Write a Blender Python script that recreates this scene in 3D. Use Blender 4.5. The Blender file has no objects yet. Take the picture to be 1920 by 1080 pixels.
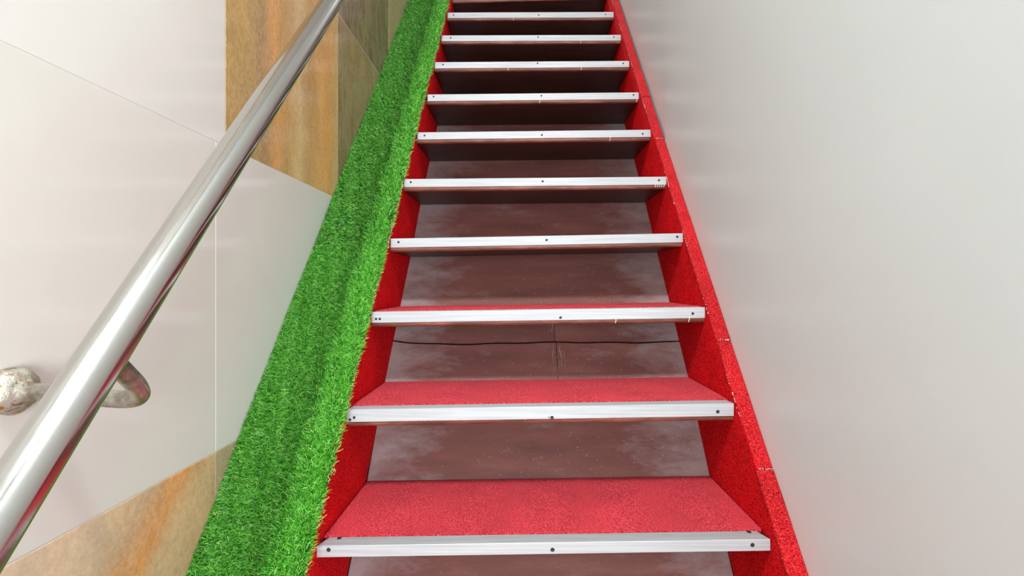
import bpy, bmesh, math, random
import numpy as np
from mathutils import Vector, Matrix
random.seed(7)
rng = np.random.default_rng(11)
S = bpy.context.scene
COL = S.collection

# ------------------------------------------------------------------ camera, light, exposure
F = 930.0                                   # focal length in pixels of a 1920 wide frame
CX, CY = 979.0, 535.0                       # where the level line of sight meets the picture
EYE = 1.561
cam = bpy.data.objects.new('camera', bpy.data.cameras.new('camera'))
COL.objects.link(cam)
cam.location = (0, 0, EYE)
cam.rotation_euler = (math.pi / 2, 0, 0)
cam.data.sensor_width = 36
cam.data.lens = 36 * F / 1920
cam.data.shift_x = -(CX - 960) / 1920
cam.data.shift_y = (CY - 540) / 1920
cam.data.clip_start = 0.02
S.camera = cam
S.view_settings.view_transform = 'Standard'
S.view_settings.look = 'None'
S.view_settings.gamma = 1
S.view_settings.use_curve_mapping = False
S.view_settings.exposure = 0.0

w = bpy.data.worlds.new('world'); S.world = w; w.use_nodes = True
w.node_tree.nodes['Background'].inputs[0].default_value = (0.87, 0.95, 1.0, 1)
w.node_tree.nodes['Background'].inputs[1].default_value = 1.35

def area(name, loc, target, sx, sy, power, col):
    l = bpy.data.lights.new(name, 'AREA'); l.shape = 'RECTANGLE'; l.size = sx; l.size_y = sy
    l.energy = power; l.color = col
    o = bpy.data.objects.new(name, l); COL.objects.link(o); o.location = loc
    o.rotation_euler = (Vector(target) - Vector(loc)).to_track_quat('-Z', 'Y').to_euler()
    return o
area('ceiling_lamp', (-0.24, -0.80, 4.02), (0.0, 0.9, 1.0), 0.26, 0.26, 76, (0.90, 0.97, 1.0))
area('front_fill', (0.42, -2.0, 1.35), (-0.3, 1.3, 1.3), 1.4, 1.4, 105, (0.90, 0.97, 1.0))  # added fill from behind the camera, brightens lower walls and boards
area('landing_fill', (0.0, 3.6, 4.9), (0.0, 3.0, 2.0), 0.5, 0.5, 24, (0.95, 0.97, 0.98))  # added fill above the landing, lifts the upper walls

# ------------------------------------------------------------------ helpers
YS = 0.93
def P(X, D, h):
    """millimetres across, steps of depth (0.93 m), millimetres below the eye -> metres"""
    return Vector((X / 1000, D * YS, EYE - h / 1000))
SL = 1083.0                                  # drop in mm per unit of depth along the flight
SDIR = Vector((0, YS, SL / 1000)).normalized()
NDIR = Vector((0, -SDIR.z, SDIR.y))          # out of the flight, towards a climber
def line_h(D): return 463 - SL * (D - 0.974) # front edge of the stringers
def Q(X, D, n):
    """point on the stringer front plane, n mm out of it"""
    return P(X, D, line_h(D)) + NDIR * (n / 1000)

def mesh_obj(name, verts, faces, mat, parent=None, smooth=False, bevel=0.0, seg=2):
    me = bpy.data.meshes.new(name)
    me.from_pydata([tuple(v) for v in verts], [], faces)
    bm = bmesh.new(); bm.from_mesh(me)
    bmesh.ops.recalc_face_normals(bm, faces=bm.faces)
    if bevel > 0:
        es = [e for e in bm.edges if e.is_manifold and e.calc_face_angle(0) > 0.6]
        bmesh.ops.bevel(bm, geom=es, offset=bevel, segments=seg, affect='EDGES', profile=0.5)
    bm.to_mesh(me); bm.free()
    if smooth:
        for p in me.polygons: p.use_smooth = True
    me.materials.append(mat)
    o = bpy.data.objects.new(name, me); COL.objects.link(o)
    if parent: o.parent = parent; o.matrix_parent_inverse = parent.matrix_world.inverted() if False else Matrix.Translation(-parent.location)
    return o

def box(name, x0, x1, y0, y1, z0, z1, mat, parent=None, bevel=0.0):
    v = [(x, y, z) for x in (x0, x1) for y in (y0, y1) for z in (z0, z1)]
    f = [(0, 1, 3, 2), (4, 6, 7, 5), (0, 4, 5, 1), (2, 3, 7, 6), (0, 2, 6, 4), (1, 5, 7, 3)]
    return mesh_obj(name, v, f, mat, parent, bevel=bevel)

def loft(sections, closed=True, caps=True):
    """sections: list of equal loops of points"""
    n = len(sections[0]); v = [p for s in sections for p in s]; f = []
    for i in range(len(sections) - 1):
        for j in range(n if closed else n - 1):
            a = i * n + j; b = i * n + (j + 1) % n
            f.append((a, b, b + n, a + n))
    if caps:
        f.append(tuple(range(n - 1, -1, -1))); f.append(tuple(range((len(sections) - 1) * n, len(sections) * n)))
    return v, f

def tube_geo(pts, rad, seg=28):
    pts = [Vector(p) for p in pts]; out = []
    t = (pts[1] - pts[0]).normalized()
    u = t.cross(Vector((0, 0, 1)) if abs(t.z) < .9 else Vector((1, 0, 0))).normalized()
    for i, p in enumerate(pts):
        tn = (pts[min(i + 1, len(pts) - 1)] - pts[max(i - 1, 0)]).normalized()
        u = (u - tn * u.dot(tn)).normalized(); vv = tn.cross(u)
        r = rad[i] if isinstance(rad, (list, tuple)) else rad
        out.append([p + (u * math.cos(a) + vv * math.sin(a)) * r for a in [2 * math.pi * k / seg for k in range(seg)]])
    return loft(out)

def catmull(P_, n=10):
    P_ = [P_[0] * 2 - P_[1]] + P_ + [P_[-1] * 2 - P_[-2]]; out = []
    for i in range(1, len(P_) - 2):
        a, b, c, d = P_[i - 1:i + 3]
        for k in range(n):
            t = k / n
            out.append(.5 * ((2 * b) + (c - a) * t + (2 * a - 5 * b + 4 * c - d) * t * t + (3 * b - a - 3 * c + d) * t ** 3))
    out.append(P_[-2]); return out

def empty(name, loc, label, cat):
    o = bpy.data.objects.new(name, None); COL.objects.link(o); o.location = loc
    o['label'] = label; o['category'] = cat; o.empty_display_size = 0.1
    return o
def struct(o): o['kind'] = 'structure'; return o

# ------------------------------------------------------------------ materials
class M:
    def __init__(s, name, rough=0.5, metal=0.0, spec=0.5):
        s.m = bpy.data.materials.new(name); s.m.use_nodes = True
        s.t = s.m.node_tree; s.b = s.t.nodes['Principled BSDF']
        s.b.inputs['Roughness'].default_value = rough; s.b.inputs['Metallic'].default_value = metal
        s.b.inputs['Specular IOR Level'].default_value = spec
        s.tc = s.n('ShaderNodeTexCoord'); s.geo = s.n('ShaderNodeNewGeometry')
    def n(s, ty, **kw):
        x = s.t.nodes.new(ty)
        for k, v in kw.items(): setattr(x, k, v)
        return x
    def l(s, a, b): s.t.links.new(a, b)
    def vec(s, scale=(1, 1, 1), rnd=0.0, rot=(0, 0, 0)):
        mp = s.n('ShaderNodeMapping'); mp.inputs['Scale'].default_value = scale; mp.inputs['Rotation'].default_value = rot
        s.l(s.tc.outputs['Object'], mp.inputs['Vector'])
        if rnd:
            oi = s.n('ShaderNodeObjectInfo'); mu = s.n('ShaderNodeMath', operation='MULTIPLY'); mu.inputs[1].default_value = rnd
            s.l(oi.outputs['Random'], mu.inputs[0]); s.l(mu.outputs[0], mp.inputs['Location'])
        return mp.outputs[0]
    def noise(s, vec, scale, detail=4, rough=.5, dist=0.0):
        x = s.n('ShaderNodeTexNoise'); x.inputs['Scale'].default_value = scale; x.inputs['Detail'].default_value = detail
        x.inputs['Roughness'].default_value = rough; x.inputs['Distortion'].default_value = dist
        s.l(vec, x.inputs['Vector']); return x.outputs['Fac']
    def ramp(s, fac, stops, interp='LINEAR'):
        r = s.n('ShaderNodeValToRGB'); r.color_ramp.interpolation = interp; e = r.color_ramp.elements
        while len(e) < len(stops): e.new(0.5)
        for el, (p, c) in zip(e, stops):
            el.position = p; el.color = c if len(c) == 4 else (*c, 1)
        s.l(fac, r.inputs[0]); return r.outputs[0]
    def mix(s, fac, a, b, mode='MIX'):
        x = s.n('ShaderNodeMix', data_type='RGBA', blend_type=mode)
        for v, i in ((fac, x.inputs[0]), (a, x.inputs[6]), (b, x.inputs[7])):
            if hasattr(v, 'links') or isinstance(v, bpy.types.NodeSocket): s.l(v, i)
            else: i.default_value = v if not isinstance(v, tuple) or len(v) == 4 else (*v, 1)
        return x.outputs[2]
    def color(s, c):
        if isinstance(c, tuple): s.b.inputs['Base Color'].default_value = (*c, 1)
        else: s.l(c, s.b.inputs['Base Color'])
        return s
    def rough(s, c): s.l(c, s.b.inputs['Roughness']); return s
    def bump(s, h, strength, dist):
        b = s.n('ShaderNodeBump'); b.inputs['Strength'].default_value = strength; b.inputs['Distance'].default_value = dist
        s.l(h, b.inputs['Height']); s.l(b.outputs[0], s.b.inputs['Normal']); return s

def g(v): return (v, v, v)
# cream polished tile
cream = M('cream_tile', .09)
v = cream.vec((1, 1, 1), 9)
cream.color(cream.ramp(cream.noise(v, 3.0, 3, .5, .5), [(.3, (.71, .665, .61)), (.7, (.745, .71, .67))]))
cream.bump(cream.noise(v, 5, 2), .04, .01)
cream.b.inputs['Specular IOR Level'].default_value = .36
def stone(name, stops, scale, rot=(0, 0, 0)):
    m = M(name, .2)
    v = m.vec(scale, 23, rot)
    big = m.noise(v, 2.2, 6, .55, .3)
    c = m.ramp(big, stops)
    vein = m.ramp(m.noise(v, 5.5, 8, .75, .4), [(.44, g(0)), (.50, g(1)), (.53, g(1)), (.60, g(0))])
    fine = m.ramp(m.noise(m.vec((1, 1, 1), 5), 90, 5, .7), [(.35, g(.72)), (.65, g(1.12))])
    c = m.mix(.85, c, fine, 'MULTIPLY')
    sc = m.n('ShaderNodeMath', operation='MULTIPLY'); sc.inputs[1].default_value = .28; m.l(vein, sc.inputs[0])
    c = m.mix(sc.outputs[0], c, (.56, .45, .30))
    m.color(c); m.bump(m.noise(v, 30, 6, .7), .12, .004)
    return m
rust = stone('rust_stone_tile', [(.28, (.30, .19, .085)), (.42, (.40, .25, .115)), (.52, (.60, .25, .07)), (.60, (.48, .27, .11)), (.72, (.50, .38, .22))], (1, 2.6, .75))
rust_low = stone('rust_stone_tile_broad', [(.28, (.45, .33, .20)), (.42, (.50, .36, .21)), (.52, (.58, .28, .10)), (.60, (.50, .33, .18)), (.75, (.56, .46, .34))], (1, 1.5, 1.0), (math.radians(25), 0, 0))
def banded(name, dirv, stops, wob):
    m = M(name, .2)
    dp = m.n('ShaderNodeVectorMath', operation='DOT_PRODUCT'); dp.inputs[1].default_value = dirv
    m.l(m.tc.outputs['Object'], dp.inputs[0])
    def ma(op, a, b):
        x = m.n('ShaderNodeMath', operation=op)
        for q, i in ((a, 0), (b, 1)):
            if isinstance(q, (int, float)): x.inputs[i].default_value = q
            else: m.l(q, x.inputs[i])
        return x.outputs[0]
    n1 = m.noise(m.vec((1, 2.2, .8)), 4, 5, .6, .4)
    u = ma('ADD', dp.outputs['Value'], ma('MULTIPLY', ma('SUBTRACT', n1, .5), wob))
    lo, hi = stops[0][0], stops[-1][0]
    c = m.ramp(ma('DIVIDE', ma('SUBTRACT', u, lo), hi - lo), [((p - lo) / (hi - lo), q) for p, q in stops])
    blotch = m.ramp(m.noise(m.vec((1, 1.6, .7), 0), 9, 6, .65, .5), [(.3, (.78, .80, .85)), (.7, (1.15, 1.08, 1.0))])
    c = m.mix(.8, c, blotch, 'MULTIPLY')
    fine = m.ramp(m.noise(m.vec(), 110, 5, .7), [(.35, g(.80)), (.65, g(1.08))])
    c = m.mix(.8, c, fine, 'MULTIPLY')
    crack = m.ramp(m.noise(m.vec((1, 2.0, 1)), 22, 6, .75, .6), [(.46, g(0)), (.5, g(.38)), (.54, g(0))])
    c = m.mix(crack, c, (.66, .52, .36))
    m.color(c); m.bump(m.noise(m.vec(), 60, 6, .7), .08, .003)
    return m
rust_main = banded('orange_banded_stone_tile', (0, 1, 0), [(.96, (0.511, 0.325, 0.115)), (1.06, (0.552, 0.351, 0.127)), (1.13, (0.469, 0.299, 0.138)), (1.18, (0.759, 0.390, 0.127)), (1.24, (0.635, 0.377, 0.138)),
    (1.31, (0.773, 0.546, 0.276)), (1.37, (0.607, 0.351, 0.138)), (1.44, (0.800, 0.429, 0.149)), (1.50, (0.828, 0.416, 0.127)), (1.55, (0.759, 0.494, 0.218)), (1.60, (0.718, 0.507, 0.253))], .12)
rust_near = banded('pale_banded_stone_tile', (0, 1, -1), [(-.70, (0.800, 0.627, 0.441)), (-.52, (0.750, 0.560, 0.378)), (-.45, (0.675, 0.459, 0.284)), (-.41, (0.775, 0.403, 0.179)), (-.365, (0.800, 0.370, 0.126)), (-.33, (0.725, 0.448, 0.231)),
    (-.30, (0.700, 0.470, 0.263)), (-.22, (0.650, 0.414, 0.221))], .10)
olive = stone('olive_stone_tile', [(.3, (.27, .175, .085)), (.5, (.34, .225, .115)), (.7, (.42, .285, .15)), (.85, (.48, .32, .17))], (1, .9, .5), (math.radians(-35), 0, 0))
umber = stone('umber_stone_tile', [(.3, (.17, .105, .06)), (.5, (.26, .17, .10)), (.7, (.36, .27, .17))], (1, 2.2, .9))
tan_ = stone('tan_stone_tile', [(.3, (.42, .30, .16)), (.5, (.50, .36, .21)), (.7, (.52, .41, .25))], (1, 2.0, .6))
grout = M('white_grout', .8).color((.72, .68, .62))
# painted wall
paint = M('pale_grey_gloss_paint', .32)
v = paint.vec()
pc = paint.ramp(paint.noise(v, 2.2, 4, .5), [(.3, (.64, .69, .70)), (.7, (.67, .72, .73))])
sp = paint.ramp(paint.noise(v, 26, 2, .4), [(.795, g(0)), (.81, g(1))])
paint.color(paint.mix(sp, pc, (.74, .73, .71)))
bh = paint.mix(.35, paint.noise(v, 4, 3), paint.noise(paint.vec((1, 1, .35)), 60, 4, .6))
paint.bump(bh, .05, .008)
paint.rough(paint.ramp(paint.noise(paint.vec((1, 3, .3)), 8, 3), [(.3, g(.30)), (.7, g(.36))]))
plaster = M('white_plaster', .7).color((.70, .69, .67))
floor_m = M('dark_floor', .5).color((.12, .085, .07))

def carpet(name, lo, mid, hi, sheen, scale=520):
    m = M(name, .95, spec=.1)
    v = m.vec((1, 1, 1), 3)
    n1 = m.noise(v, scale, 2, .6)
    n2 = m.noise(v, 9, 4, .6)
    c = m.ramp(n1, [(.36, lo), (.5, mid), (.66, hi)])
    c = m.mix(.8, c, m.ramp(n2, [(.3, g(.78)), (.7, g(1.1))]), 'MULTIPLY')
    m.color(c); m.bump(n1, .9, .003)
    m.b.inputs['Sheen Weight'].default_value = sheen
    m.b.inputs['Sheen Roughness'].default_value = .45
    m.b.inputs['Sheen Tint'].default_value = (1, .45, .5, 1)
    return m
red = carpet('red_cord_carpet', (.26, .001, .002), (.78, .002, .006), (.95, .025, .035), .0, 380)
red_edge = carpet('red_cord_carpet_edge', (.22, .002, .005), (.53, .008, .013), (.75, .05, .05), .10, 380)
red_pale = carpet('red_carpet_pale', (.38, .007, .016), (.74, .028, .048), (.93, .13, .155), .2, 420)  # paler, pinker red than the side carpet
thread = M('pale_thread', .8).color((.80, .74, .66))
scuff = M('dusty_scuff', .8).color((.42, .34, .31))
straw = M('straw_fibre', .6).color((.72, .60, .28))

# painted backing board: brown, dusty at the sides
board = M('dusty_brown_board', .42)
v = board.vec((1, 1, 1), 7)
streak = board.vec((1.2, 6, 6), 7)
base = board.ramp(board.noise(streak, 3, 6, .6), [(.3, (.16, .060, .050)), (.55, (.225, .082, .068)), (.75, (.29, .12, .095))])
sx = board.n('ShaderNodeSeparateXYZ'); board.l(board.tc.outputs['Object'], sx.inputs[0])
ma = board.n('ShaderNodeMath', operation='SUBTRACT'); ma.inputs[1].default_value = .042; board.l(sx.outputs[0], ma.inputs[0])
mb = board.n('ShaderNodeMath', operation='ABSOLUTE'); board.l(ma.outputs[0], mb.inputs[0])
mr = board.n('ShaderNodeMapRange'); mr.inputs[1].default_value = .20; mr.inputs[2].default_value = .43
mr.inputs[3].default_value = -.10; mr.inputs[4].default_value = .22; board.l(mb.outputs[0], mr.inputs[0])
mc = board.n('ShaderNodeMath', operation='ADD'); board.l(mr.outputs[0], mc.inputs[0]); board.l(board.noise(board.vec((1, 2.4, 2.4), 7), 7, 9, .75, .2), mc.inputs[1])
dust = board.ramp(mc.outputs[0], [(.46, g(.05)), (.75, g(.85))])
c = board.mix(dust, base, (.38, .30, .30))
spk = board.ramp(board.noise(v, 150, 2, .5), [(.74, g(0)), (.78, g(1))])
c = board.mix(spk, c, (.55, .45, .38))
board.color(c); board.bump(board.noise(v, 60, 6, .7), .25, .003)
# tread boards
wood = M('mahogany_painted_board', .38)
v = wood.vec((1, 8, 8), 5)
c = wood.ramp(wood.noise(v, 6, 6, .6), [(.3, (.014, .005, .003)), (.55, (.030, .010, .006)), (.8, (.10, .03, .012))])
spk = wood.ramp(wood.noise(wood.vec((1, 1, 1), 5), 130, 2), [(.76, g(0)), (.80, g(1))])
wood.color(wood.mix(spk, c, (.45, .36, .30))); wood.bump(wood.noise(v, 20, 5), .2, .003)
lit_edge = M('lit_brown_edge', .4)  # paler than the board: light on the nose painted in
v = lit_edge.vec((1, 6, 6), 5)
lit_edge.color(lit_edge.ramp(lit_edge.noise(v, 9, 6, .7), [(.3, (.07, .018, .012)), (.5, (.17, .05, .03)), (.7, (.30, .11, .07))]))
lit_edge.bump(lit_edge.noise(v, 40, 5), .3, .003)
# metals
alu = M('brushed_aluminium', .36, .35)
v = alu.vec((1, 60, 60), 4)
alu.color(alu.ramp(alu.noise(v, 5, 5, .6), [(.3, (.40, .405, .415)), (.7, (.55, .555, .57))]))
alu.rough(alu.ramp(alu.noise(v, 8, 4), [(.3, g(.52)), (.7, g(.65))]))
steel = M('polished_stainless_steel', .2, 1.0)
v = steel.vec((1, 1, 1))
steel.color((.57, .555, .53))
steel.rough(steel.ramp(steel.noise(v, 14, 5, .6), [(.35, g(.12)), (.7, g(.22))]))
dull = M('weathered_steel', .32, .9)
v = dull.vec()
dull.color(dull.ramp(dull.noise(v, 30, 6, .65), [(.35, (.26, .22, .17)), (.5, (.50, .47, .42)), (.7, (.62, .60, .56))]))
dull.rough(dull.ramp(dull.noise(v, 40, 4), [(.3, g(.22)), (.7, g(.5))]))
resid = M('stained_rosette', .4, .6)
v = resid.vec()
resid.color(resid.ramp(resid.noise(v, 38, 6, .7, 1.0), [(.34, (.10, .05, .02)), (.42, (.45, .18, .05)), (.49, (.42, .37, .30)), (.56, (.50, .46, .40)), (.62, (.22, .17, .12)), (.72, (.5, .24, .09))]))
resid.bump(resid.noise(v, 60, 5, .7), .6, .004)
screw_m = M('dark_screw', .5, .2).color((.02, .02, .028))
# turf
turf_mat = M('turf_backing', .9).color((.006, .04, .004))
blade_m = M('turf_blades', .42, spec=.4)
at = blade_m.n('ShaderNodeAttribute'); at.attribute_name = 'shade'
blade_m.color(at.outputs['Color'])

# ------------------------------------------------------------------ room shell
XL_WALL, XR_WALL = -.588, .500
Y0, Y1 = -1.0, 4.4
wl = struct(box('wall_left', XL_WALL - .11, XL_WALL - .0009, Y0, Y1, 0, 5.3, grout.m))
ys_low = [Y0, -.26, .34, .951, 1.586, 2.19, 2.79, 3.39, 3.99, Y1]
ys_top = [Y0, -.22, .38, .983, 1.583, 2.186, 2.786, 3.386, 3.986, Y1]
zs = [0, .052, .647, 1.242, 1.837, 2.432, 3.027, 3.622, 4.217, 4.812, 5.3]
def tile_mat(r, c):
    if r == 2: return (rust_near if c == 2 else rust_low) if c <= 2 else tan_
    if r == 3: return cream
    if r == 4: return cream if c <= 2 else (rust_main if c == 3 else (olive if c == 4 else umber))
    if r == 5: return cream if c < 2 else (rust if c <= 3 else (umber if c == 4 else tan_))
    if r in (0, 1): return cream if c > 3 else rust_low
    return cream if (c + r) % 3 else tan_
for r in range(len(zs) - 1):
    ys = ys_top if r >= 4 else ys_low
    for c in range(len(ys) - 1):
        gap = .0005 if tile_mat(r, c) is cream else .0013
        box('tile', XL_WALL - .009, XL_WALL + random.uniform(-.0003, .0003), ys[c] + gap, ys[c + 1] - gap, zs[r] + gap, zs[r + 1] - gap,
            tile_mat(r, c).m, wl, bevel=.0008)
# right wall, its far length set back a few millimetres behind a vertical joint
jy = 500 / (1247 - CX) * YS
vv = [(XR_WALL, Y0), (XR_WALL, jy), (XR_WALL + .006, jy + .006), (XR_WALL + .006, Y1), (XR_WALL + .12, Y1), (XR_WALL + .12, Y0)]
v_, f_ = loft([[Vector((x, y, z)) for x, y in vv] for z in (0, 5.3)])
struct(mesh_obj('wall_right', v_, f_, paint.m))
struct(box('wall_back', XL_WALL - .11, XR_WALL + .12, Y1, Y1 + .1, 0, 5.3, plaster.m))
struct(box('floor', -3, 3, -3.0, Y1, -.1, 0, floor_m.m))
vz = [(-1.0, 4.2), (-1.0, 4.3), (Y1, 5.4), (Y1, 5.3)]
v_, f_ = loft([[Vector((x, y, z)) for y, z in vz] for x in (XL_WALL - .11, XR_WALL + .12)])
struct(mesh_obj('ceiling', v_, f_, plaster.m))

# unseen room behind the camera, added to shape light and reflections: opening in its far wall
for nm, a in {'wall_front_left': (-2.0, -.75, -2.9, -2.8, 0, 4.2), 'wall_front_right': (.85, 2.0, -2.9, -2.8, 0, 4.2), 'wall_front': (-.75, .85, -2.9, -2.8, 2.35, 4.2),
              'wall_room_left': (-2.0, -1.9, -2.8, Y0, 0, 4.2), 'wall_room_right': (1.9, 2.0, -2.8, Y0, 0, 4.2),
              'wall_shoulder_left': (-1.9, XL_WALL - .11, Y0, Y0 + .1, 0, 4.2), 'wall_shoulder_right': (XR_WALL + .12, 1.9, Y0, Y0 + .1, 0, 4.2),
              'ceiling_room': (-2.0, 2.0, -2.9, Y0, 4.2, 4.3)}.items():
    struct(box(nm, *a, plaster.m))
# ------------------------------------------------------------------ staircase
# per step: left x, left y, right x, right y of the strip's upper front edge in a level view, and strip height
MEAS = [(595, 1022.5, 1443, 1010, 21), (651, 767.5, 1375, 756, 27), (697, 585, 1321, 576, 27), (733, 447.5, 1280, 437.5, 26),
        (758, 336, 1249, 331.5, 26), (783, 248.5, 1221, 243.5, 26), (802, 177.5, 1199, 173.5, 27), (815.5, 117, 1180, 114.5, 27),
        (828, 66.8, 1164, 65.8, 27), (839, 24, 1150.5, 22.8, 28), (849.5, -8.5, 1139, -16, 27)]
STEPS = []
for xl, yl, xr, yr, fh in MEAS:
    D = 848 / (xr - xl)
    STEPS.append(((xl - CX) * D, (xr - CX) * D, D, (yl - CY) * D, (yr - CY) * D, fh))
low = [(-384, 464, 1 - .19 * m, 481 + 209 * m, 479 + 209 * m, 26) for m in (4, 3, 2, 1)]
ALL = low + STEPS
XI_L, XI_R = -385.0, 466.0
stair = empty('staircase', P(40, ALL[0][2], 1561), 'steep narrow staircase with red carpeted treads, red carpet sides and metal nosing strips', 'staircase')

def hx(st, X):
    xl, xr, D, hl, hr, fh = st[:6]
    return hl + (hr - hl) * (X - xl) / (xr - xl)

TD = .325
treads = []
for i, st in enumerate(ALL):
    xl, xr, D, hl, hr, fh = st[:6]
    a, b = XI_L + 1.0, XI_R - 1.0
    # tread board with a rounded lower nose
    T = 23 if i == 4 else 35
    def prof(X):
        h0 = hx(st, X) + 3.2
        k = 1 / 930
        pts = [(D + .5 * k, h0), (D + .5 * k, h0 + T - 13), (D + 2.5 * k, h0 + T - 7), (D + 7 * k, h0 + T - 2.6), (D + 16 * k, h0 + T), (D + TD - 2 * k, h0 + T), (D + TD - 2 * k, h0)]
        return [P(X, d, h) for d, h in pts]
    v_, f_ = loft([prof(a + (b - a) * t / 8) for t in range(9)])
    tr = mesh_obj('tread', v_, f_, wood.m, stair)
    treads.append(tr)
    # rounded lower edge of the board, showing under the metal strip, its lit tone put into the colour
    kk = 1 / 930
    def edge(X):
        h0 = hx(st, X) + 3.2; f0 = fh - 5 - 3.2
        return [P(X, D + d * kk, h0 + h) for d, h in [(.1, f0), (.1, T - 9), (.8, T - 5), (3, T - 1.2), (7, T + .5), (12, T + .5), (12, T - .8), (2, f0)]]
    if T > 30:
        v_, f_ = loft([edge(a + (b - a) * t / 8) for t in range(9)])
        mesh_obj('board_edge', v_, f_, lit_edge.m, tr)
    # carpet on the tread
    nx, ny = 40, 6
    verts = []; faces = []
    for t in range(nx + 1):
        X = a + 1 + (b - a - 2) * t / nx
        for s in range(ny + 1):
            d = D + .0335 + (TD - .037) * s / ny
            fray = math.sin(t * 1.7 + i) * .4 + random.uniform(-.3, .3)
            verts.append(P(X, d, hx(st, X) - 2.2 - fray * .5))
    for t in range(nx):
        for s in range(ny):
            q = t * (ny + 1) + s; faces.append((q, q + 1, q + ny + 2, q + ny + 1))
    base_i = len(verts)
    ring = [0 * (ny + 1) + s for s in range(ny + 1)] + [t * (ny + 1) + ny for t in range(1, nx + 1)] + \
           [nx * (ny + 1) + s for s in range(ny - 1, -1, -1)] + [t * (ny + 1) for t in range(nx - 1, 0, -1)]
    for r in ring:
        p = verts[r].copy(); p.z -= .0052; verts.append(p)
    for q in range(len(ring)):
        faces.append((ring[q], ring[(q + 1) % len(ring)], base_i + (q + 1) % len(ring), base_i + q))
    mesh_obj('tread_carpet', verts, faces, red_pale.m, tr, smooth=False)
    # aluminium angle
    k = 1 / 930; ch = 12 if i == 4 else 3
    dep = 29
    def ang(X, inset):
        h0 = hx(st, X)
        s = 1 if X < 0 else -1
        pr = [(D - 2.5 * k, h0 + .8, 0), (D - 1.7 * k, h0, 0), (D + dep * k, h0 - .2, inset * s), (D + dep * k, h0 + 2.6, inset * s), (D + .3 * k, h0 + 3, 0), (D + .3 * k, h0 + fh, 0), (D - 2.5 * k, h0 + fh, 0)]
        return [P(X + dx, d, h) for d, h, dx in pr]
    e0, e1 = max(xl, XI_L + .3), min(xr, XI_R + .8)
    # strips follow the slightly bowed board
    def angx(X): return ang(X, 0)
    secs = [ang(e0, ch)] + [angx(e0 + (e1 - e0) * t / 6) for t in range(1, 6)] + [ang(e1, ch)]
    v_, f_ = loft(secs)
    ns = mesh_obj('nosing_strip', v_, f_, alu.m, stair)
    ns['label'] = 'silvery metal nosing strip along the tread edge'
    treads[-1]['_s'] = 1; del treads[-1]['_s']
    ALL[i] = st + (ns,)

# screws
def disc_geo(c, nrm, r, depth, seg=14):
    nrm = nrm.normalized(); u = nrm.cross(Vector((1, 0, 0))).normalized(); w_ = nrm.cross(u)
    secs = []
    for rr, dd in ((r, -depth), (r, 0.0), (r * .8, depth * .45), (r * .3, depth * .15)):
        secs.append([c + nrm * dd + (u * math.cos(a) + w_ * math.sin(a)) * rr for a in [2 * math.pi * q / seg for q in range(seg)]])
    return loft(secs)
SCREW = {0: [(616, 1031), (1036, 1031), (1411, 1022)], 1: [(656, 787), (664, 783), (1035, 783), (1346, 772)],
         2: [(705, 598), (712, 598), (1051, 595.5), (1299, 588)], 3: [(747, 454), (1025, 450), (1270, 444)],
         4: [(770, 341.5), (1017.5, 340), (1235.5, 338)], 5: [(796, 254), (1016, 253), (1205, 251)],
         6: [(813, 181), (1015, 179.5), (1188, 178)], 7: [(830.5, 121), (1008, 118.5), (1168.5, 119)],
         8: [(845, 71), (1009, 69.5), (1151, 69.5)], 9: [(850.5, 28), (1010, 28), (1135.5, 27)]}
for i, lst in SCREW.items():
    st = ALL[i + 4]; D = st[2] - 2.6 / 930; ns = st[6]
    for px, py in lst:
        r = 3.6 if i > 1 else 4.0
        if px in (656, 664, 705, 712): r = 3.2
        c = P((px - CX) * D, D, (py - CY) * D)
        v_, f_ = disc_geo(c, Vector((0, -1, 0)), r / 1000, .0012)
        mesh_obj('screw', v_, f_, screw_m.m, ns)
st = ALL[4]
for X in (-352, 437):
    c = P(X, st[2] + 25 / 930, hx(st, X) - .3)
    v_, f_ = disc_geo(c, Vector((0, -.01, 1)), .0045, .0014); mesh_obj('screw', v_, f_, screw_m.m, st[6])
v_, f_ = disc_geo(P((1029 - CX) * 1.171, ALL[5][2] - 2.6 / 930, (782 - CY) * 1.171), Vector((0, -1, 0)), .0014, .0008)
mesh_obj('screw_hole', v_, f_, screw_m.m, ALL[5][6])

# backing boards between the treads
def backing(i, X0, X1, t0, t1, name='backing_board'):
    A, B = ALL[i], ALL[i + 1] if i + 1 < len(ALL) else (0, 0, A_last[2] + .2, 0, 0, 0)
    n = 24; verts = []
    front, back = [], []
    for q in range(n + 1):
        X = X0 + (X1 - X0) * q / n
        for tt in (t0(X), t1(X)):
            D = A[2] + TD + (B[2] - A[2]) * tt
            h = hx(A, X) + (hx(B, X) - hx(A, X)) * tt
            front.append(P(X, D, h)); back.append(P(X, D, h) - NDIR * .006)
    faces = []; N = len(front)
    for q in range(n):
        a = 2 * q; faces += [(a, a + 2, a + 3, a + 1), (N + a, N + a + 1, N + a + 3, N + a + 2), (a, N + a, N + a + 2, a + 2), (a + 1, a + 3, N + a + 3, N + a + 1)]
    faces += [(0, 1, N + 1, N), (2 * n, N + 2 * n, N + 2 * n + 1, 2 * n + 1)]
    return mesh_obj(name, front + back, faces, board.m, stair)
zero, one = (lambda X: .004), (lambda X: .996)
A_last = ALL[-1]
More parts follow.
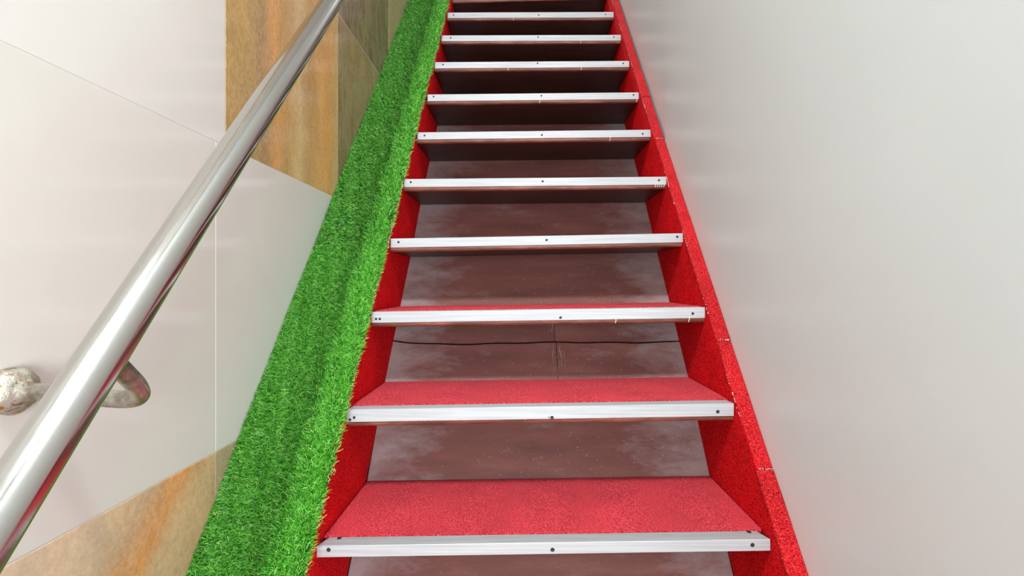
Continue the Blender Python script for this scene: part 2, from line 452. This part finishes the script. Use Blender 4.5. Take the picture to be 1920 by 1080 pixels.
for i in range(len(ALL) - 1):
    if i == 5:
        def crack(X):
            u = (X + 382) / 848
            return .48 + .06 * math.exp(-u * 7) - .01 * math.sin(u * 9) - .005 * math.sin(u * 31)
        lo = lambda X: crack(X) - .030
        XS = (1042 - CX) * 1.6
        backing(i, XI_L, XS - .8, zero, lo); backing(i, XS + .8, XI_R, zero, lo)
        backing(i, XI_L, XS - 4, crack, one); backing(i, XS - 2.4, XI_R, crack, one)
    else:
        backing(i, XI_L, XI_R, zero, one)
# a dark plank behind the backing, so that no gap shows light
v_, f_ = loft([[P(X, d, h) for d, h in [(ALL[0][2] + TD, ALL[0][3] + 8), (ALL[-1][2] + TD, ALL[-1][3] + 8), (ALL[-1][2] + TD + .05, ALL[-1][3] + 8), (ALL[0][2] + TD + .05, ALL[0][3] + 8)]] for X in (XI_L + 2, XI_R - 2)])
o = mesh_obj('rear_plank', v_, f_, wood.m, stair); o.location = o.location + Vector((0, .034, -.0))
# stringers
DT = 3.18
def stringer(xa, xb):
    D0_ = .974 - (1561 - 463) / SL
    bw = 262
    pts = [Q(0, D0_ + .0, 0), Q(0, DT, 0), Q(0, DT, 0) - NDIR * bw / 1000]
    bk = Q(0, 0, 0) - NDIR * bw / 1000
    t = -bk.z / SDIR.z; bk = bk + SDIR * t
    pts.append(bk); pts[0].z = max(pts[0].z, 0)
    v_, f_ = loft([[Vector((X / 1000, p.y, p.z)) for p in pts] for X in (xa, xb)])
    return mesh_obj('stringer', v_, f_, wood.m, stair)
sr = stringer(XI_R + 4, 499.0)
sl = stringer(-419, XI_L - 4)
# carpet glued on the inner faces
def side_carpet(xa, xb, parent, wav, ds):
    for s in range(len(ds) - 1):
        n = 60; d0, d1 = ds[s], ds[s + 1]
        secs = []
        for q in range(n + 1):
            d = d0 + (d1 - d0) * q / n
            e = wav * (math.sin(d * 37) * .6 + math.sin(d * 91 + 1) * .4)
            secs.append([Q(xa, d, 1 + e), Q(xb, d, 1 + e), Q(xb, d, -255), Q(xa, d, -255)])
        v_, f_ = loft(secs)
        mesh_obj('side_carpet', v_, f_, red.m, parent)
side_carpet(XI_R + .3, XI_R + 4, sr, 1.2, [.1, 1.2, 1.21, 2.1, DT][0:1] + [1.9, DT])
side_carpet(XI_L - 4, XI_L - .3, sl, .6, [.1, DT])
# carpet strips wrapped over the front edge of the right stringer, butted end to end
def seamD(y): # depth of the front edge at a given picture height
    return (463 + SL * .974) / ((y - CY) + SL)
seams = [.1, .60, seamD(882), seamD(640), seamD(405), seamD(262), seamD(183), seamD(60), DT]
for s in range(len(seams) - 1):
    d0, d1 = seams[s] + .0007, seams[s + 1] - .0007
    n = max(10, int((d1 - d0) * 120)); secs = []
    top = 5.0 + [0, .6, -.6, .8, 0, -1, .6, 0][s]; off = [0, 0, 1.2, -.6, .8, 0, -.8, .5][s]
    for q in range(n + 1):
        d = d0 + (d1 - d0) * q / n
        wv = 1.1 * math.sin(d * 23 + s) + .7 * math.sin(d * 71) + random.uniform(-.5, .5)
        ht = top + .5 * math.sin(d * 33) + random.uniform(-.25, .25)
        xi = XI_R - 1.0 + off + wv
        xo = 499.6
        secs.append([Q(xi, d, -1.0), Q(xi - .3, d, ht - 2.2), Q(xi + 1.5, d, ht - .4), Q(xi + 6, d, ht), Q((xi + xo) / 2, d, ht + .3), Q(xo - 5, d, ht), Q(xo, d, ht - 2.5), Q(xo, d, -1.0)])
    v_, f_ = loft(secs)
    mesh_obj('edge_carpet', v_, f_, red_edge.m, sr)
# frayed threads along its inner edge and at the cuts
def threads(name, items, rad, mat, parent):
    V, Fc = [], []
    for pts in items:
        v_, f_ = tube_geo(pts, rad, 4); o_ = len(V); V += v_; Fc += [tuple(a + o_ for a in f) for f in f_]
    o = mesh_obj(name, V, Fc, mat, parent); o['kind'] = 'stuff'; return o
items = []
for q in range(520):
    d = random.uniform(.85, 2.9)
    if math.sin(d * 9 + 1) + math.sin(d * 23) < -.2: continue
    p = Q(XI_R - .6 + random.uniform(-1, .6), d, random.uniform(0, 3)); 
    v1 = SDIR * random.uniform(-.007, .007) + Vector((random.uniform(-.002, .001), 0, 0)) + NDIR * random.uniform(-.001, .002)
    items.append([p, p + v1 * .6, p + v1 + NDIR * .001])
for D_ in (seams[2], seams[3], seams[5]):
    for q in range(14):
        p = Q(random.uniform(XI_R + 3, 496), D_ + random.uniform(-.001, .001), 5.6)
        items.append([p, p + Vector((random.uniform(-.002, .002), 0, 0)) + SDIR * .0005, p + Vector((random.uniform(-.003, .003), 0, 0)) + SDIR * .001])
threads('frayed_thread', items, .00045, thread.m, sr)
# pale threads and drips hanging under the nosing strips
HANG = {9: [963], 8: [1089], 7: [1090, 953], 6: [1012, 1194], 4: [1229, 1233, 1237, 1241, 1245], 2: [1154.5, 1292], 5: [1144]}
for i, xs in HANG.items():
    st = ALL[i + 4]; D = st[2] - 3.5 / 930; its = []
    for px in xs:
        X = (px - CX) * D; h = hx(st, X) + st[5]; L = 13 if i > 2 else 10
        if i == 4: L = 8
        p = P(X, D, h - 4); its.append([p, P(X + .5, D - .001, h + L * .4), P(X - 1.5, D, h + L)])
    threads('hanging_thread', its, .0010, thread.m, st[6])
# pink fluff of carpet backing caught below the strips
for i in (1, 2, 4, 5, 6, 7):
    st = ALL[i + 4]; D = st[2] - .5 / 930; its = []
    for q in range(70 if i < 3 else 40):
        X = random.uniform(st[0] + 20, st[1] - 20) if i > 2 else random.gauss(-80, 110)
        X = max(st[0] + 5, min(st[1] - 5, X)); h = hx(st, X) + st[5] - 1
        p = P(X, D, h); its.append([p, p + Vector((random.uniform(-.003, .003), -.001, -.001)), p + Vector((random.uniform(-.006, .006), -.001, -random.uniform(.001, .0035)))])
    threads('carpet_fluff', its, .0007, red_pale.m, treads[i + 4])

# pale wear scratches around the butt joint of the patched backing
def bp(i, X, t):
    A, B = ALL[i], ALL[i + 1]
    return P(X, A[2] + TD + (B[2] - A[2]) * t, hx(A, X) + (hx(B, X) - hx(A, X)) * t) + NDIR * .0004
its = []
for q in range(26):
    X = random.uniform(88, 124); t = random.uniform(.02, .35); L = random.uniform(.03, .14)
    its.append([bp(5, X, t), bp(5, X + random.uniform(-1, 1), t + L / 2), bp(5, X + random.uniform(-2, 2), min(.45, t + L))])
for q in range(9):
    X = random.uniform(78, 96); t = random.uniform(.56, .72)
    its.append([bp(5, X, t), bp(5, X + 3, t + .05), bp(5, X + 7, t + .12)])
threads('wear_scratch', its, .00035, scuff.m, stair)
its = []
for q in range(230):
    i = random.choice([4, 4, 5, 5, 6, 6, 7, 8]); X = random.gauss(150, 150)
    X = max(XI_L + 10, min(XI_R - 10, X)); p = bp(i, X, min(.95, abs(random.gauss(0, .3)) + .01)); L = random.uniform(.0006, .0022)
    its.append([p, p + Vector((L * .5, 0, 0)), p + Vector((L, 0, L * .5))])
threads('crumb', its, .0005, thread.m, stair)

# landing at the head of the flight and the masonry ledge beside the left stringer
lz = ALL[-1][3] - 205
struct(box('trim_1', XL_WALL, XR_WALL, 3.13 * YS, Y1, EYE - lz / 1000 - .12, EYE - lz / 1000, floor_m.m))
pts = [Q(0, .974 - (1561 - 463) / SL, -15), Q(0, 2.84, -15), P(0, 2.84, 1561), ]
pts[0].z = 0; pts[2].z = 0
v_, f_ = loft([[Vector((X / 1000, p.y, p.z)) for p in pts] for X in (-587.5, -419.5)])
struct(mesh_obj('trim_2', v_, f_, plaster.m))
o = struct(box('trim_3', XL_WALL + .0005, -.4195, 2.845 * YS, 3.125 * YS, 1.5, EYE - line_h(2.845) / 1000 + .12, plaster.m))

# ------------------------------------------------------------------ artificial turf
turf = empty('turf_runner', Q(-480, -.03, 0), 'bright green artificial grass strip between the red stringer and the tiled wall', 'artificial grass')
# cross profile: (X, n)
prof = [(-586, -3), (-575, 0), (-540, 1), (-500, -1), (-470, -4), (-456, -6), (-444, 0), (-430, 5), (-410, 7), (-395, 6), (-386, 3), (-382, -3)]
PX = np.array([p[0] for p in prof], float); PN = np.array([p[1] for p in prof], float)
def profn(X, D):
    base = np.interp(X, PX, PN)
    return base + 1.6 * np.sin(D * 11 + X * .02) + 1.2 * np.sin(D * 27 + X * .05)
nl = 90
secs = []
for q in range(nl + 1):
    d = -.03 + (2.83 + .03) * q / nl
    top = [Q(x, d, float(profn(x, d))) for x in PX]
    secs.append(top + [Q(-421, d, -13), Q(-586, d, -13)])
v_, f_ = loft(secs)
mesh_obj('turf_backing', v_, f_, turf_mat.m, turf, smooth=False)
secs = []
for q in range(13):
    d = 2.831 + (3.12 - 2.831) * q / 12
    top = [Q(x, d, float(profn(x, d))) for x in PX[6:]]
    secs.append(top + [Q(-384, d, -3.5), Q(-418, d, -3.5), Q(-446, d, -6)][:2] + [Q(-444, d, -3.5)])
v_, f_ = loft(secs)
mesh_obj('turf_backing', v_, f_, turf_mat.m, turf)

def blades(n, D, X):
    L = rng.uniform(9, 18, n)
    left = X < -452
    nn = profn(X, D)
    # lean in (across, along, out)
    ax = np.where(left, rng.normal(-.55, .55, n), rng.normal(.10, .55, n))
    al = np.where(left, rng.normal(-.15, .45, n), rng.normal(.35, .5, n))
    ou = rng.uniform(.45, 1.0, n)
    edge = X > -390
    ax = np.where(edge, rng.normal(.35, .4, n), ax)
    tuft = .35 * np.sin(X * .13 + D * 40)
    ax = ax + tuft
    dirv = np.stack([ax, al, ou], 1); dirv /= np.linalg.norm(dirv, axis=1)[:, None]
    # local frame -> world
    Xd = np.array([1, 0, 0.]); Sd = np.array(SDIR); Nd = np.array(NDIR)
    R = np.stack([Xd, Sd, Nd])                 # rows
    d1 = dirv @ R
    up = np.array([[0, 0, 1.]]) @ R
    up = np.repeat(up, n, 0)
    bend = dirv.copy(); bend[:, :2] += rng.normal(0, .45, (n, 2)) + dirv[:, :2] * .5; bend[:, 2] *= .55
    bend[:, 1] -= .15
    bend /= np.linalg.norm(bend, axis=1)[:, None]
    d2 = bend @ R
    h = 463 - SL * (D - .974)
    base = np.stack([X / 1000, D * YS, EYE - h / 1000], 1) + Nd * ((nn - .8) / 1000)[:, None]
    side = np.cross(d1, rng.normal(0, 1, (n, 3))); side /= np.linalg.norm(side, axis=1)[:, None]
    wd = (rng.uniform(.55, .95, n) / 1000)[:, None] * (0.8 + .35 * np.clip(D - 1, 0, 2))[:, None]
    Lm = (L / 1000)[:, None]
    p0a, p0b = base - side * wd, base + side * wd
    mid = base + d1 * Lm * .5
    p1a, p1b = mid - side * wd * .9, mid + side * wd * .9
    tip = mid + d2 * Lm * .55
    V = np.stack([p0a, p0b, p1a, p1b, tip], 1).reshape(-1, 3)
    V[:, 0] = np.maximum(V[:, 0], XL_WALL + .0006)
    # colour: mostly mid green, some yellow green, some deep
    u = rng.uniform(0, 1, n)
    c = np.empty((n, 3))
    deep = np.array([.007, .11, .005]); midc = np.array([.05, .36, .014]); lite = np.array([.25, .68, .08]); yel = np.array([.60, .80, .30])
    t = rng.uniform(0, 1, n)[:, None]
    c[:] = midc * (1 - t) + lite * t
    m = u < .42; c[m] = (deep * (1 - t) + midc * t)[m]
    m = u > .95; c[m] = (lite * (1 - t) + yel * t)[m]
    c[left] *= .78; c[X > -448] *= 1.08  # darker left and lighter right face of the turf shaded in the colour
    return V, c
N = 265000
D_ = np.concatenate([rng.uniform(.86, 1.5, 100000), rng.uniform(1.5, 2.83, 90000), rng.uniform(-.02, .86, 75000)])
X_ = rng.uniform(-585, -381, N)
Dr = rng.uniform(2.83, 3.1, 5000); Xr = rng.uniform(-450, -381, 5000)
D_ = np.concatenate([D_, Dr]); X_ = np.concatenate([X_, Xr]); N = len(D_)
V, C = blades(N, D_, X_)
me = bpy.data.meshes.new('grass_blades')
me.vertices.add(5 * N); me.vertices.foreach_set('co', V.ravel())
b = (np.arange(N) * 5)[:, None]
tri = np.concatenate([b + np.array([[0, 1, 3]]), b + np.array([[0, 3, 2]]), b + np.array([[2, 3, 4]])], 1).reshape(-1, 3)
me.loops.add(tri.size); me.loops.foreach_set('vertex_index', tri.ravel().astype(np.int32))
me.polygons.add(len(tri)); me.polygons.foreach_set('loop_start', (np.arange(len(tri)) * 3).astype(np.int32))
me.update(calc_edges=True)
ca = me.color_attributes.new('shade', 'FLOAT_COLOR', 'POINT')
ca.data.foreach_set('color', np.concatenate([(C[:, None, :] * np.array([.2, .2, .85, .85, 1.45])[None, :, None]).reshape(-1, 3), np.ones((5 * N, 1))], 1).astype(np.float32).ravel())  # dark roots, pale tips: shade between the blades put into their colour
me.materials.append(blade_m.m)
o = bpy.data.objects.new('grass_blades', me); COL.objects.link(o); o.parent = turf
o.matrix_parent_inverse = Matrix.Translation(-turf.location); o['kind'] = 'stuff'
# straw coloured fibres fraying from the right edge
items = []
for q in range(900):
    d = random.uniform(.88, 3.0)
    big = (.96 < d < 1.10) and random.random() < .5
    L = random.uniform(.006, .013) * (1.9 if big else 1)
    p = Q(-383 + random.uniform(-2, 2), d, random.uniform(-5, 6))
    v1 = Vector((random.uniform(.3, 1.0), 0, 0)) + SDIR * random.uniform(-.9, .6) + NDIR * random.uniform(-.2, .4)
    v2 = Vector((random.uniform(-.1, .8), 0, 0)) + SDIR * random.uniform(-.3, 1.0) + NDIR * random.uniform(-.2, .3)
    items.append([p, p + v1 * L * .5, p + v1 * L * .5 + v2 * L * .5])
threads('loose_fibre', items, .00042, straw.m, turf)

# ------------------------------------------------------------------ handrail
RX = -416.0
def rail_h(D): return 3 - 1089 * (D - .59)
rail = empty('handrail', P(RX, .59, rail_h(.59)), 'polished round steel handrail sloping up along the tiled wall', 'handrail')
r_ = .0212
pp = [P(RX, .05 + (3.25 - .05) * q / 40, rail_h(.05 + (3.25 - .05) * q / 40)) for q in range(41)]
d_ = (pp[-1] - pp[0]).normalized()
pts = [pp[0] - d_ * .008, pp[0] - d_ * .005] + pp + [pp[-1] + d_ * .005, pp[-1] + d_ * .008]
rad = [.006, .016] + [r_] * 41 + [.016, .006]
v_, f_ = tube_geo(pts, rad, 48)
mesh_obj('rail_tube', v_, f_, steel.m, rail, smooth=True)
ctrl = [(-588, .612, 121), (-560, .611, 121.5), (-510, .605, 124), (-465, .599, 127), (-438, .596, 127), (-422, .588, 121), (-415, .573, 107), (-414, .553, 89), (-415, .538, 74)]
path = catmull([P(*c) for c in ctrl], 8)
v_, f_ = tube_geo(path, .0098, 24)
br = mesh_obj('bracket', v_, f_, dull.m, rail, smooth=True); br['label'] = 'dull bent steel tube bracket'
# rosette on the wall, slightly ragged
c0 = P(-588, .612, 121); secs = []
for rr, dx in ((.027, .0), (.0275, .004), (.026, .010), (.0225, .015), (.017, .019), (.0125, .021), (.0105, .024)):
    secs.append([c0 + Vector((dx, math.cos(a) * rr * (1 + .035 * math.sin(5 * a + dx * 300)), math.sin(a) * rr * (1 + .03 * math.sin(7 * a)))) for a in [2 * math.pi * q / 32 for q in range(32)]])
v_, f_ = loft(secs)
ro = mesh_obj('wall_rosette', v_, f_, resid.m, br, smooth=True); ro['label'] = 'stained round wall rosette'
# the same support again higher up, above the frame
dD = 2.25
for src in (br,):
    c = src.copy(); COL.objects.link(c)
    off = P(0, dD, -1089 * dD) - P(0, 0, 0)
    c.location = src.location + off
    c2 = ro.copy(); COL.objects.link(c2); c2.parent = c
